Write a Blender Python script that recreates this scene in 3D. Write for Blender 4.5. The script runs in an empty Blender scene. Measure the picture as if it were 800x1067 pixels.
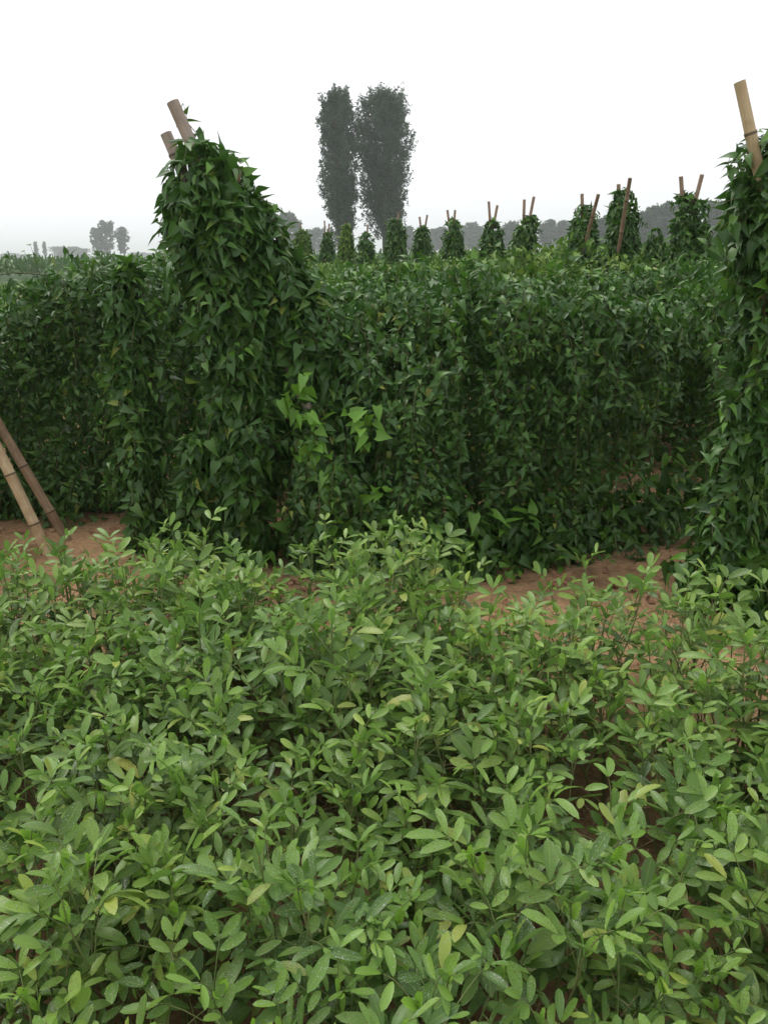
import bpy, math, random
import numpy as np
from mathutils import Vector, Matrix

random.seed(7)
RNG = np.random.default_rng(11)
C = bpy.context.scene.collection
R = math.radians

# ------------------------------------------------------------------ camera
CAM_H, PITCH, ROLL, FPX = 1.6, 17.7, -0.75, 850.0
cam_d = bpy.data.cameras.new('camera')
cam = bpy.data.objects.new('camera', cam_d)
C.objects.link(cam)
cam_d.sensor_fit = 'VERTICAL'
cam_d.sensor_height = 36.0
cam_d.lens = FPX / 1067.0 * 36.0
cam_d.clip_start, cam_d.clip_end = 0.05, 6000
CAM_M = (Matrix.Translation((0, 0, CAM_H)) @ Matrix.Rotation(R(90 - PITCH), 4, 'X') @ Matrix.Rotation(R(ROLL), 4, 'Z'))
cam.matrix_world = CAM_M
bpy.context.scene.camera = cam


def ray(px, py):
    v = Vector(((px - 400.0) / FPX, -(py - 533.5) / FPX, -1.0))
    return (CAM_M.to_3x3() @ v)


def at(px, py, y):
    """world point seen at photo pixel (px, py), y metres in front of the camera"""
    d = ray(px, py)
    return Vector((0, 0, CAM_H)) + d * (y / d.y)


def ground_at(px, py):
    d = ray(px, py)
    return Vector((0, 0, CAM_H)) + d * (-CAM_H / d.z)


# ------------------------------------------------------------------ tagging
def tag(o, label=None, cat=None, group=None, kind=None):
    if label: o['label'] = label
    if cat: o['category'] = cat
    if group: o['group'] = group
    if kind: o['kind'] = kind
    return o


def empty(name, loc, label, cat, group=None, rz=0.0):
    o = bpy.data.objects.new(name, None)
    C.objects.link(o)
    o.empty_display_size = 0.2
    o.location = loc
    o.rotation_euler = (0, 0, rz)
    return tag(o, label, cat, group)


def link(name, mesh, parent=None, loc=None):
    o = bpy.data.objects.new(name, mesh)
    C.objects.link(o)
    if parent is not None: o.parent = parent
    if loc is not None: o.location = loc
    return o


# ------------------------------------------------------------------ noise (numpy value noise)
def vnoise(p, seed=0):
    p = np.asarray(p, float)
    i = np.floor(p).astype(np.int64)
    f = p - i
    f = f * f * (3 - 2 * f)

    def h(ix, iy, iz):
        n = (ix * 374761393 + iy * 668265263 + iz * 2147483647 + seed * 1274126177) & 0xffffffff
        n = ((n ^ (n >> 13)) * 1274126177) & 0xffffffff
        n = n ^ (n >> 16)
        return (n & 0xffff) / 65535.0
    out = 0
    for dx in (0, 1):
        for dy in (0, 1):
            for dz in (0, 1):
                w = (f[:, 0] if dx else 1 - f[:, 0]) * (f[:, 1] if dy else 1 - f[:, 1]) * (f[:, 2] if dz else 1 - f[:, 2])
                out = out + w * h(i[:, 0] + dx, i[:, 1] + dy, i[:, 2] + dz)
    return out * 2 - 1


def nrm(a):
    return a / np.maximum(np.linalg.norm(a, axis=1, keepdims=True), 1e-9)


# ------------------------------------------------------------------ mesh from numpy
def np_mesh(name, verts, faces4, faces3, uv=None, young=None, mat=None, smooth=True):
    """verts (n,3); faces4 (a,4); faces3 (b,3); uv, young per vertex"""
    me = bpy.data.meshes.new(name)
    faces4 = np.asarray(faces4, np.int32).reshape(-1, 4)
    faces3 = np.asarray(faces3, np.int32).reshape(-1, 3)
    nl = faces4.size + faces3.size
    nf = len(faces4) + len(faces3)
    me.vertices.add(len(verts)); me.loops.add(nl); me.polygons.add(nf)
    me.vertices.foreach_set('co', np.asarray(verts, np.float32).ravel())
    li = np.concatenate([faces4.ravel(), faces3.ravel()]).astype(np.int32)
    me.loops.foreach_set('vertex_index', li)
    st = np.concatenate([np.arange(len(faces4)) * 4, faces4.size + np.arange(len(faces3)) * 3]).astype(np.int32)
    me.polygons.foreach_set('loop_start', st)
    me.polygons.foreach_set('use_smooth', np.full(nf, smooth))
    if uv is not None:
        l = me.uv_layers.new(name='UVMap')
        l.data.foreach_set('uv', np.asarray(uv, np.float32)[li].ravel())
    if young is not None:
        a = me.attributes.new('young', 'FLOAT', 'POINT')
        a.data.foreach_set('value', np.asarray(young, np.float32))
    me.update(calc_edges=True)
    if mat: me.materials.append(mat)
    return me


# leaf templates: x across (unit half width), y along 0..1, z = curl
def peanut_template(curl):
    ys = [0.0, 0.12, 0.36, 0.64, 0.89, 1.0]
    ws = [0.0, 0.46, 0.86, 1.0, 0.70, 0.0]
    return _leaf_template(ys, ws, curl, 0.34, 0.0)


def yam_template(curl):
    # arrow-heart leaf: lobes behind the stalk, long drawn-out tip
    ys = [0.0, 0.06, 0.20, 0.40, 0.62, 0.82, 1.0]
    ws = [0.0, 0.80, 1.0, 0.80, 0.48, 0.20, 0.0]
    return _leaf_template(ys, ws, curl, 0.42, 0.14)


def _leaf_template(ys, ws, curl, fold, lobe):
    v, uv, q, t = [], [], [], []
    v.append((0, 0, 0)); uv.append((0.5, 0))
    n = len(ys)
    for k in range(1, n - 1):
        y, w = ys[k], ws[k]
        zc = -curl * y * y
        by = y - (lobe if k == 1 else (lobe * .25 if k == 2 else 0))
        v += [(-w, by, zc + fold * w * .5), (0, y, zc), (w, by, zc + fold * w * .5)]
        uv += [(0, y), (.5, y), (1, y)]
    v.append((0, 1, -curl)); uv.append((.5, 1))
    L = len(v) - 1
    t += [(0, 2, 1), (0, 3, 2)]
    for k in range(n - 3):
        a = 1 + 3 * k
        q += [(a, a + 1, a + 4, a + 3), (a + 1, a + 2, a + 5, a + 4)]
    a = 1 + 3 * (n - 3)
    t += [(a, a + 1, L), (a + 1, a + 2, L)]
    return np.array(v, float), np.array(uv, float), np.array(q), np.array(t)


class Leaves:
    def __init__(self): self.P, self.A, self.N, self.L, self.W, self.K, self.Y = [], [], [], [], [], [], []

    def add(self, p, axis, normal, length, width, curl=0.0, young=0.0):
        self.P.append(p); self.A.append(axis); self.N.append(normal)
        self.L.append(length); self.W.append(width); self.K.append(curl); self.Y.append(young)

    def add_many(self, P, A, N, L, W, K, Y):
        self.P += list(P); self.A += list(A); self.N += list(N); self.L += list(L)
        self.W += list(W); self.K += list(K); self.Y += list(Y)

    def arrays(self, template):
        P = np.array([tuple(p) for p in self.P]); A = nrm(np.array([tuple(p) for p in self.A]))
        N = np.array([tuple(p) for p in self.N])
        N = N - A * (N * A).sum(1, keepdims=True)
        bad = np.linalg.norm(N, axis=1) < 1e-4
        N[bad] = np.cross(A[bad], [0.3, 0.8, 0.5])
        N = nrm(N)
        X = np.cross(A, N)
        L = np.array(self.L)[:, None, None]; W = np.array(self.W)[:, None, None] * .5; K = np.array(self.K)[:, None, None]
        T0, uv, q, t = template(0.0); T1 = template(1.0)[0]
        T = T0[None] + (T1 - T0)[None] * K
        V = (P[:, None] + X[:, None] * T[:, :, 0:1] * W + A[:, None] * T[:, :, 1:2] * L
             + N[:, None] * np.where(True, (T[:, :, 2:3] - T0[None][:, :, 2:3]) * L + T0[None][:, :, 2:3] * W * 2, 0))
        n, m = len(P), len(T0)
        off = (np.arange(n) * m)[:, None, None]
        return (V.reshape(-1, 3), (q[None] + off).reshape(-1, 4), (t[None] + off).reshape(-1, 3),
                np.tile(uv, (n, 1)), np.repeat(np.array(self.Y), m))

    def mesh(self, name, template, mat):
        v, q, t, uv, y = self.arrays(template)
        return np_mesh(name, v, q, t, uv, y, mat)


class Tubes:
    def __init__(self): self.v, self.q, self.t, self.uv, self.n = [], [], [], [], 0

    def add(self, pts, radii, sides=4, cap=False):
        pts = np.array([tuple(p) for p in pts], float); k = len(pts)
        radii = np.full(k, radii) if np.isscalar(radii) else np.array(radii)
        d = np.gradient(pts, axis=0); d = nrm(d)
        ref = np.array([0.31, 0.17, 0.93]) if abs(d[0] @ np.array([.31, .17, .93])) < .9 else np.array([.9, .3, .1])
        a = nrm(np.cross(d, ref)); b = np.cross(d, a)
        ang = np.arange(sides) / sides * 2 * np.pi
        ring = pts[:, None] + (a[:, None] * np.cos(ang)[None, :, None] + b[:, None] * np.sin(ang)[None, :, None]) * radii[:, None, None]
        ln = np.concatenate([[0], np.cumsum(np.linalg.norm(np.diff(pts, axis=0), axis=1))])
        self.v.append(ring.reshape(-1, 3))
        self.uv.append(np.stack([np.tile(np.arange(sides) / sides, k), np.repeat(ln, sides)], 1))
        i = np.arange(k - 1)[:, None] * sides; j = np.arange(sides)[None]; j2 = (j + 1) % sides
        self.q.append((np.stack([i + j, i + j2, i + sides + j2, i + sides + j], -1)).reshape(-1, 4) + self.n)
        self.n += k * sides
        if cap:
            for e, idx in ((0, 0), (1, k - 1)):
                self.v.append(pts[idx:idx + 1]); self.uv.append(np.array([[0, ln[idx]]]))
                base = self.n - k * sides - e + idx * sides
                f = [((base + (s + 1) % sides), base + s, self.n) if e == 0 else (base + s, base + (s + 1) % sides, self.n) for s in range(sides)]
                self.t.append(np.array(f)); self.n += 1
        return self

    def mesh(self, name, mat):
        return np_mesh(name, np.concatenate(self.v), np.concatenate(self.q),
                       np.concatenate(self.t) if self.t else np.zeros((0, 3)), np.concatenate(self.uv), None, mat)


# ------------------------------------------------------------------ materials
def new_mat(name):
    m = bpy.data.materials.new(name); m.use_nodes = True
    nt = m.node_tree; nt.nodes.clear()
    return m, nt, nt.nodes, nt.links


def ramp(N, cols, fac=None, links=None, interp='LINEAR'):
    r = N.new('ShaderNodeValToRGB'); r.color_ramp.interpolation = interp
    e = r.color_ramp.elements
    while len(e) < len(cols): e.new(0.5)
    for el, (p, c) in zip(e, cols): el.position = p; el.color = (*c, 1)
    if fac is not None: links.new(fac, r.inputs[0])
    return r


def mixc(N, L, fac, a, b, mode='MIX'):
    m = N.new('ShaderNodeMix'); m.data_type = 'RGBA'; m.blend_type = mode
    for sock, v in ((0, fac), (6, a), (7, b)):
        if hasattr(v, 'is_linked'): L.new(v, m.inputs[sock])
        elif sock == 0: m.inputs[0].default_value = v
        else: m.inputs[sock].default_value = (*v, 1)
    return m.outputs[2]


def math_n(N, L, op, a, b=None, clamp=False):
    m = N.new('ShaderNodeMath'); m.operation = op; m.use_clamp = clamp
    for i, v in enumerate((a, b)):
        if v is None: continue
        if hasattr(v, 'is_linked'): L.new(v, m.inputs[i])
        else: m.inputs[i].default_value = v
    return m.outputs[0]


def leaf_mat(name, cols, young_col, back, rough=0.42, spec=0.45, transl=0.22, spots=0.0, dew=0.0, vein=0.35, veins=7, plantvar=0.0):
    m, nt, N, L = new_mat(name)
    geo = N.new('ShaderNodeNewGeometry'); uvn = N.new('ShaderNodeUVMap'); uvn.uv_map = 'UVMap'
    att = N.new('ShaderNodeAttribute'); att.attribute_name = 'young'
    tc = N.new('ShaderNodeTexCoord')
    base = ramp(N, cols, geo.outputs['Random Per Island'], L).outputs[0]
    # larger-scale drift in the colour of the growth
    nz = N.new('ShaderNodeTexNoise'); nz.inputs['Scale'].default_value = 1.7; nz.inputs['Detail'].default_value = 2
    L.new(tc.outputs['Object'], nz.inputs['Vector'])
    base = mixc(N, L, math_n(N, L, 'MULTIPLY', nz.outputs['Fac'], 0.5), base, cols[len(cols) // 2][1])
    if plantvar:
        oi = N.new('ShaderNodeObjectInfo')
        base = mixc(N, L, math_n(N, L, 'MULTIPLY', oi.outputs['Random'], plantvar), base, mixc(N, L, 1.0, base, (1.35, 1.15, .9), 'MULTIPLY'))
    base = mixc(N, L, att.outputs['Fac'], base, young_col)
    sep = N.new('ShaderNodeSeparateXYZ'); L.new(uvn.outputs[0], sep.inputs[0])
    u = math_n(N, L, 'ABSOLUTE', math_n(N, L, 'SUBTRACT', sep.outputs[0], 0.5))          # 0 midrib .. .5 edge
    mid = math_n(N, L, 'LESS_THAN', u, 0.035)
    sv = math_n(N, L, 'SUBTRACT', math_n(N, L, 'MULTIPLY', sep.outputs[1], veins), math_n(N, L, 'MULTIPLY', u, 3.2))
    side = math_n(N, L, 'LESS_THAN', math_n(N, L, 'FRACT', sv), 0.10)
    vv = math_n(N, L, 'MAXIMUM', mid, math_n(N, L, 'MULTIPLY', side, 0.35))
    light = mixc(N, L, 0.5, base, young_col)
    col = mixc(N, L, math_n(N, L, 'MULTIPLY', vv, vein), base, light)
    if spots > 0:
        vo = N.new('ShaderNodeTexVoronoi'); vo.inputs['Scale'].default_value = 190
        L.new(tc.outputs['Object'], vo.inputs['Vector'])
        n2 = N.new('ShaderNodeTexNoise'); n2.inputs['Scale'].default_value = 9
        L.new(tc.outputs['Object'], n2.inputs['Vector'])
        sp = math_n(N, L, 'MULTIPLY', math_n(N, L, 'LESS_THAN', vo.outputs['Distance'], 0.26),
                    math_n(N, L, 'GREATER_THAN', n2.outputs['Fac'], 0.50))
        col = mixc(N, L, math_n(N, L, 'MULTIPLY', sp, spots), col, (0.13, 0.085, 0.03))
    ro = None
    if dew > 0:
        vo = N.new('ShaderNodeTexVoronoi'); vo.inputs['Scale'].default_value = 240
        L.new(tc.outputs['Object'], vo.inputs['Vector'])
        n2 = N.new('ShaderNodeTexNoise'); n2.inputs['Scale'].default_value = 6
        L.new(tc.outputs['Object'], n2.inputs['Vector'])
        drop = math_n(N, L, 'MULTIPLY', math_n(N, L, 'LESS_THAN', vo.outputs['Distance'], 0.24),
                      math_n(N, L, 'GREATER_THAN', n2.outputs['Fac'], 0.48))
        ro = drop
        col = mixc(N, L, math_n(N, L, 'MULTIPLY', drop, .75), col, (.42, .47, .38))  # water-residue flecks; the drops' white sparkle is painted into the colour
    col = mixc(N, L, geo.outputs['Backfacing'], col, mixc(N, L, 0.55, col, back))
    p = N.new('ShaderNodeBsdfPrincipled'); L.new(col, p.inputs['Base Color'])
    p.inputs['Roughness'].default_value = rough; p.inputs['Specular IOR Level'].default_value = spec
    if ro is not None:
        L.new(math_n(N, L, 'SUBTRACT', rough, math_n(N, L, 'MULTIPLY', ro, rough - 0.08)), p.inputs['Roughness'])
        bp = N.new('ShaderNodeBump'); bp.inputs['Strength'].default_value = 0.8; bp.inputs['Distance'].default_value = 0.002
        L.new(ro, bp.inputs['Height']); L.new(bp.outputs[0], p.inputs['Normal'])
    tr = N.new('ShaderNodeBsdfTranslucent')
    L.new(mixc(N, L, 1.0, col, (1.0, 1.25, 0.5), 'MULTIPLY'), tr.inputs['Color'])
    mx = N.new('ShaderNodeMixShader'); mx.inputs[0].default_value = transl
    L.new(p.outputs[0], mx.inputs[1]); L.new(tr.outputs[0], mx.inputs[2])
    out = N.new('ShaderNodeOutputMaterial'); L.new(mx.outputs[0], out.inputs[0])
    return m


def plain_mat(name, cols, scale=8.0, rough=0.8, bump=0.0, bscale=40.0, spec=0.3, coord='Object'):
    m, nt, N, L = new_mat(name)
    tc = N.new('ShaderNodeTexCoord')
    nz = N.new('ShaderNodeTexNoise'); nz.inputs['Scale'].default_value = scale; nz.inputs['Detail'].default_value = 6
    L.new(tc.outputs[coord], nz.inputs['Vector'])
    r = ramp(N, cols, nz.outputs['Fac'], L)
    p = N.new('ShaderNodeBsdfPrincipled'); L.new(r.outputs[0], p.inputs['Base Color'])
    p.inputs['Roughness'].default_value = rough; p.inputs['Specular IOR Level'].default_value = spec
    if bump:
        n2 = N.new('ShaderNodeTexNoise'); n2.inputs['Scale'].default_value = bscale; n2.inputs['Detail'].default_value = 8
        L.new(tc.outputs[coord], n2.inputs['Vector'])
        b = N.new('ShaderNodeBump'); b.inputs['Strength'].default_value = bump; b.inputs['Distance'].default_value = 0.02
        L.new(n2.outputs['Fac'], b.inputs['Height']); L.new(b.outputs[0], p.inputs['Normal'])
    out = N.new('ShaderNodeOutputMaterial'); L.new(p.outputs[0], out.inputs[0])
    return m


def bamboo_mat(name, c0, c1, cn):
    m, nt, N, L = new_mat(name)
    uvn = N.new('ShaderNodeUVMap'); uvn.uv_map = 'UVMap'
    sep = N.new('ShaderNodeSeparateXYZ'); L.new(uvn.outputs[0], sep.inputs[0])
    tc = N.new('ShaderNodeTexCoord')
    mp = N.new('ShaderNodeMapping'); mp.inputs['Scale'].default_value = (9, 3.0, 1)
    L.new(uvn.outputs[0], mp.inputs['Vector'])
    nz = N.new('ShaderNodeTexNoise'); nz.inputs['Scale'].default_value = 3.0; nz.inputs['Detail'].default_value = 6
    L.new(mp.outputs[0], nz.inputs['Vector'])
    n2 = N.new('ShaderNodeTexNoise'); n2.inputs['Scale'].default_value = 14; n2.inputs['Detail'].default_value = 4
    L.new(tc.outputs['Object'], n2.inputs['Vector'])
    col = ramp(N, [(0.3, c0), (0.7, c1)], nz.outputs['Fac'], L).outputs[0]
    st = ramp(N, [(0.44, (0, 0, 0)), (0.66, (1, 1, 1))], n2.outputs['Fac'], L).outputs[0]
    col = mixc(N, L, math_n(N, L, 'MULTIPLY', st, 0.55), col, cn)
    fr = math_n(N, L, 'FRACT', math_n(N, L, 'DIVIDE', math_n(N, L, 'ADD', sep.outputs[1], 0.02), NODE_GAP))
    col = mixc(N, L, math_n(N, L, 'MULTIPLY', math_n(N, L, 'LESS_THAN', fr, 0.035), 0.8), col, (0.05, 0.032, 0.02))
    p = N.new('ShaderNodeBsdfPrincipled'); L.new(col, p.inputs['Base Color'])
    p.inputs['Roughness'].default_value = 0.55; p.inputs['Specular IOR Level'].default_value = 0.35
    out = N.new('ShaderNodeOutputMaterial'); L.new(p.outputs[0], out.inputs[0])
    return m


NODE_GAP = 0.29
M = {}
M['peanut'] = leaf_mat('peanut_leaf', [(0.0, (0.028, 0.068, 0.018)), (0.3, (0.060, 0.132, 0.030)), (0.65, (0.115, 0.220, 0.048)), (0.9, (0.190, 0.310, 0.070)), (1.0, (0.34, 0.38, 0.09))],
                       (0.27, 0.46, 0.065), (0.17, 0.27, 0.11), rough=0.42, spec=0.42, transl=0.26, spots=0.7, dew=1.0, vein=.6, plantvar=1.0)
M['peanut_gold'] = leaf_mat('peanut_leaf_yellow_green', [(0.0, (0.09, 0.19, 0.045)), (0.5, (0.15, 0.28, 0.06)), (1.0, (0.28, 0.38, 0.06))],
                            (0.42, 0.52, 0.07), (0.3, 0.38, 0.12), rough=0.40, spec=0.4, transl=0.28, spots=0.2)
M['peanut_stem'] = plain_mat('peanut_stem', [(0.3, (0.11, 0.17, 0.045)), (0.7, (0.20, 0.21, 0.08))], 12, 0.6)
M['dry'] = plain_mat('dry_stalk', [(0.3, (0.22, 0.17, 0.09)), (0.7, (0.36, 0.30, 0.18))], 20, 0.85)
M['yam'] = leaf_mat('yam_leaf', [(0.0, (0.017, 0.054, 0.011)), (0.4, (0.033, 0.093, 0.017)), (0.8, (0.055, 0.135, 0.024)), (0.975, (0.11, 0.20, 0.032)), (1.0, (0.30, 0.27, 0.045))],
                    (0.15, 0.32, 0.035), (0.07, 0.14, 0.045), rough=0.42, spec=0.42, transl=0.22, vein=0.35, veins=4)
M['yam_far'] = leaf_mat('yam_leaf_sunlit_tint', [(0.0, (0.038, 0.098, 0.016)), (0.5, (0.078, 0.160, 0.026)), (1.0, (0.17, 0.25, 0.035))],  # lighter, yellower yam leaf copy; sunlight on row tops put into its colour
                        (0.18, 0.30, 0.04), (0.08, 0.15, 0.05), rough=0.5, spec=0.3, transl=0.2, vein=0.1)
M['yam_stem'] = plain_mat('yam_stem', [(0.3, (0.09, 0.075, 0.035)), (0.7, (0.10, 0.13, 0.04))], 9, 0.7)
M['dead_leaf'] = plain_mat('dead_leaf', [(0.3, (0.17, 0.075, 0.045)), (0.7, (0.33, 0.17, 0.09))], 30, 0.85)
M['bamboo'] = bamboo_mat('bamboo_pale', (0.42, 0.31, 0.18), (0.60, 0.46, 0.29), (0.33, 0.21, 0.10))
M['bamboo_dark'] = bamboo_mat('bamboo_brown', (0.20, 0.13, 0.075), (0.34, 0.235, 0.14), (0.13, 0.085, 0.05))
M['bamboo_grey'] = bamboo_mat('bamboo_weathered', (0.27, 0.21, 0.17), (0.40, 0.32, 0.26), (0.20, 0.15, 0.12))
M['bamboo_far'] = bamboo_mat('bamboo_reddish', (0.22, 0.14, 0.09), (0.36, 0.25, 0.17), (0.16, 0.09, 0.055))
M['pith'] = plain_mat('bamboo_cut_end', [(0.3, (0.09, 0.06, 0.04)), (0.7, (0.17, 0.12, 0.08))], 30, 0.9)
M['rope'] = plain_mat('rope_tie', [(0.3, (0.05, 0.035, 0.025)), (0.7, (0.10, 0.07, 0.045))], 60, 0.9)
M['poplar'] = leaf_mat('poplar_leaf', [(0.0, (0.014, 0.048, 0.016)), (0.5, (0.024, 0.074, 0.024)), (1.0, (0.05, 0.115, 0.036))],
                       (0.08, 0.11, 0.05), (0.08, 0.11, 0.08), rough=0.5, spec=0.3, transl=0.15, vein=0.0)
M['bark'] = plain_mat('poplar_bark', [(0.3, (0.06, 0.05, 0.04)), (0.7, (0.14, 0.12, 0.095))], 3, 0.9)

# ------------------------------------------------------------------ bamboo
def pole_mesh(name, p0, p1, r, mat, bend=0.0):
    """hollow-ended bamboo culm from p0 (foot) to p1 (cut top) with node rings"""
    p0, p1 = Vector(p0), Vector(p1)
    L = (p1 - p0).length; d = (p1 - p0) / L
    side = d.cross(Vector((0.2, 1, 0.1))).normalized()
    pts, rad = [], []
    s = 0.0
    marks = []
    k = 0
    while True:
        c = k * NODE_GAP
        for o, rr in ((-0.012, 1.0), (-0.004, 1.09), (0.004, 1.12), (0.012, 0.99), (NODE_GAP * .5, 0.985)):
            marks.append((c + o - 0.016, rr))
        k += 1
        if c > L: break
    marks = [(0.0, 1.0)] + [m for m in marks if 0.01 < m[0] < L - 0.01] + [(L, 1.0)]
    for s, rr in marks:
        f = s / L
        pts.append(p0 + d * s + side * bend * math.sin(math.pi * f)); rad.append(r * rr * (1.06 - 0.16 * f))
    t = Tubes()
    # outer wall, rim, then inside wall and diaphragm so the cut end reads hollow
    e = pts[-1]
    t.add(pts, rad, 12, cap=False)
    me_out = (np.concatenate(t.v), np.concatenate(t.q), np.concatenate(t.uv))
    rt = rad[-1]
    t2 = Tubes(); t2.add([e, e + d * 0.001, e - d * 0.03, e - d * 0.031], [rt, rt * 0.74, rt * 0.72, 0.001], 12)
    v2 = np.concatenate(t2.v); q2 = np.concatenate(t2.q) + len(me_out[0]); u2 = np.concatenate(t2.uv)
    me = np_mesh(name, np.vstack([me_out[0], v2]), np.vstack([me_out[1], q2]), np.zeros((0, 3)), np.vstack([me_out[2], u2]), None, mat)
    me.materials.append(M['pith'])
    n1 = len(me_out[1])
    for i in range(n1, len(me.polygons)): me.polygons[i].material_index = 1
    return me


def tie_mesh(name, c, axis, r):
    """a few turns of rope round a crossing"""
    t = Tubes()
    ax = Vector(axis).normalized()
    a = ax.cross(Vector((0.1, 0.9, 0.2))).normalized(); b = ax.cross(a)
    pts = []
    for i in range(49):
        th = i / 48 * 2 * math.pi * 4
        pts.append(Vector(c) + (a * math.cos(th) + b * math.sin(th)) * r + ax * (0.03 * (i / 48 - .5)))
    t.add(pts, 0.005, 5)
    return t.mesh(name, M['rope'])


def shift(me, o):
    me.transform(Matrix.Translation(-Vector(o)))
    return me


# ------------------------------------------------------------------ yam vines
DOWN = np.array([0, 0, -1.0])


class Vine:
    """collects hanging strands and loose leaves of one vine growth"""
    def __init__(self, lsize=0.1):
        self.leaves = Leaves(); self.stem = Tubes(); self.ls = lsize; self.has_stem = False

    def scatter(self, P, N, y=0.03, s=1.0, chaos=.42):
        n = len(P)
        if n == 0: return
        rd = RNG.normal(size=(n, 3))
        A = DOWN * RNG.uniform(.2, .9, (n, 1)) + N * RNG.uniform(0.0, 0.9, (n, 1)) + rd * chaos
        B = N * 0.75 + np.array([0, 0, 0.5]) + RNG.normal(size=(n, 3)) * 0.5
        L = self.ls * s * RNG.uniform(0.5, 1.3, n)
        Y = np.where(RNG.random(n) < y + .5 * (N[:, 2] > .72) * (self.ls < .12), RNG.uniform(.3, .9, n), RNG.uniform(0, .12, n))
        self.leaves.add_many(P, A, B, L, L * RNG.uniform(0.44, 0.68, n), RNG.uniform(-0.1, 0.9, n), Y)

    def strands(self, P, N, kmin=5, kmax=14, step=0.05, young_tip=0.15, stems=True, zmin=0.03):
        for p, nn in zip(P, N):
            k = RNG.integers(kmin, kmax)
            out = RNG.uniform(0.0, 0.9)
            d = nn * (0.30 + out * .4) * (1 - .6 * max(0, nn[2])) + np.array([0, 0, -0.45]) + RNG.normal(size=3) * .25
            pts = [p]; q = p.copy()
            tip = RNG.random() < young_tip
            for j in range(k):
                d = d / np.linalg.norm(d)
                q = q + d * step
                if q[2] < zmin: break
                d = d * 0.75 + np.array([0, 0, -0.28]) + RNG.normal(size=3) * .24
                pts.append(q)
                yv = (RNG.uniform(.3, .95) * (j / k) if tip and j > k * .4 else RNG.uniform(0, .12))
                for sgn in ((1, -1) if RNG.random() < .55 else (RNG.choice([1, -1]),)):
                    sd = np.cross(d, nn); sd = sd / max(np.linalg.norm(sd), 1e-6) * sgn
                    ax = DOWN * RNG.uniform(.2, .8) + sd * RNG.uniform(.2, .9) + nn * RNG.uniform(.1, .7) + RNG.normal(size=3) * .35
                    nb = nn * .75 + np.array([0, 0, .5]) + RNG.normal(size=3) * .45
                    L = self.ls * RNG.uniform(.6, 1.15) * (1 - .45 * (j / k if tip else 0))
                    self.leaves.add(q + sd * .015, ax, nb, L, L * RNG.uniform(.42, .66), RNG.uniform(-.1, .9), yv)
            if stems and len(pts) > 2:
                self.stem.add(pts, 0.0022, 3); self.has_stem = True

    def shoot(self, p, d, length, young=0.5):
        """a free young shoot arching into the air"""
        p = np.array(p, float); d = np.array(d, float)
        pts = [p]; k = max(4, int(length / 0.04))
        for j in range(k):
            d = d / np.linalg.norm(d)
            p = p + d * (length / k)
            d = d + RNG.normal(size=3) * .14 + np.array([0, 0, -0.03])
            pts.append(p)
            if j > 1:
                sd = RNG.normal(size=3)
                L = self.ls * .75 * (1 - .6 * j / k)
                self.leaves.add(p, sd * .6 + DOWN * .5 + d * .3, np.array([0, 0, 1.]) + RNG.normal(size=3) * .4, L, L * .6, .2, young * RNG.uniform(.5, 1.2))
        self.stem.add(pts, np.linspace(0.0026, 0.001, len(pts)), 3); self.has_stem = True

    def build(self, root, origin, mat='yam', lname='foliage'):
        link(lname, shift(self.leaves.mesh(lname, yam_template, M[mat]), origin), root)
        if self.has_stem: link('stem', shift(self.stem.mesh('stem', M['yam_stem']), origin), root)


def capsule_cloud(skel, n, inset=0.25, seed=1, bump=0.16, lobes=3.0):
    """points and outward normals over a chain of spheres [(p, r), ...]"""
    skel = [(np.array(tuple(p), float), r) for p, r in skel]
    seg = [(skel[i], skel[i + 1]) for i in range(len(skel) - 1)]
    w = np.array([np.linalg.norm(a[0] - b[0]) * (a[1] + b[1]) + 1e-4 for a, b in seg]); w /= w.sum()
    idx = RNG.choice(len(seg), n, p=w); t = RNG.random(n)
    A = np.array([seg[i][0][0] for i in idx]); B = np.array([seg[i][1][0] for i in idx])
    ra = np.array([seg[i][0][1] for i in idx]); rb = np.array([seg[i][1][1] for i in idx])
    Cc = A + (B - A) * t[:, None]; r = ra + (rb - ra) * t
    ax = nrm(B - A)
    d = RNG.normal(size=(n, 3)); d = d - ax * (d * ax).sum(1, keepdims=True) * RNG.uniform(0.55, 1, (n, 1)); d = nrm(d)
    # dome over the first sphere
    first = (idx == 0) & (t < 0.35)
    d[first] = nrm(RNG.normal(size=(first.sum(), 3)) + np.array([0, 0, .8])); Cc[first] = skel[0][0]; r[first] = skel[0][1]
    rr = r * (1 + bump * vnoise(Cc * 2.2 + d * lobes * .5, seed) + bump * .7 * vnoise(Cc * 5 + d * lobes, seed + 3))
    rr = rr * (1 - inset * np.abs(RNG.normal(size=n)))
    return Cc + d * rr[:, None], d


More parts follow.
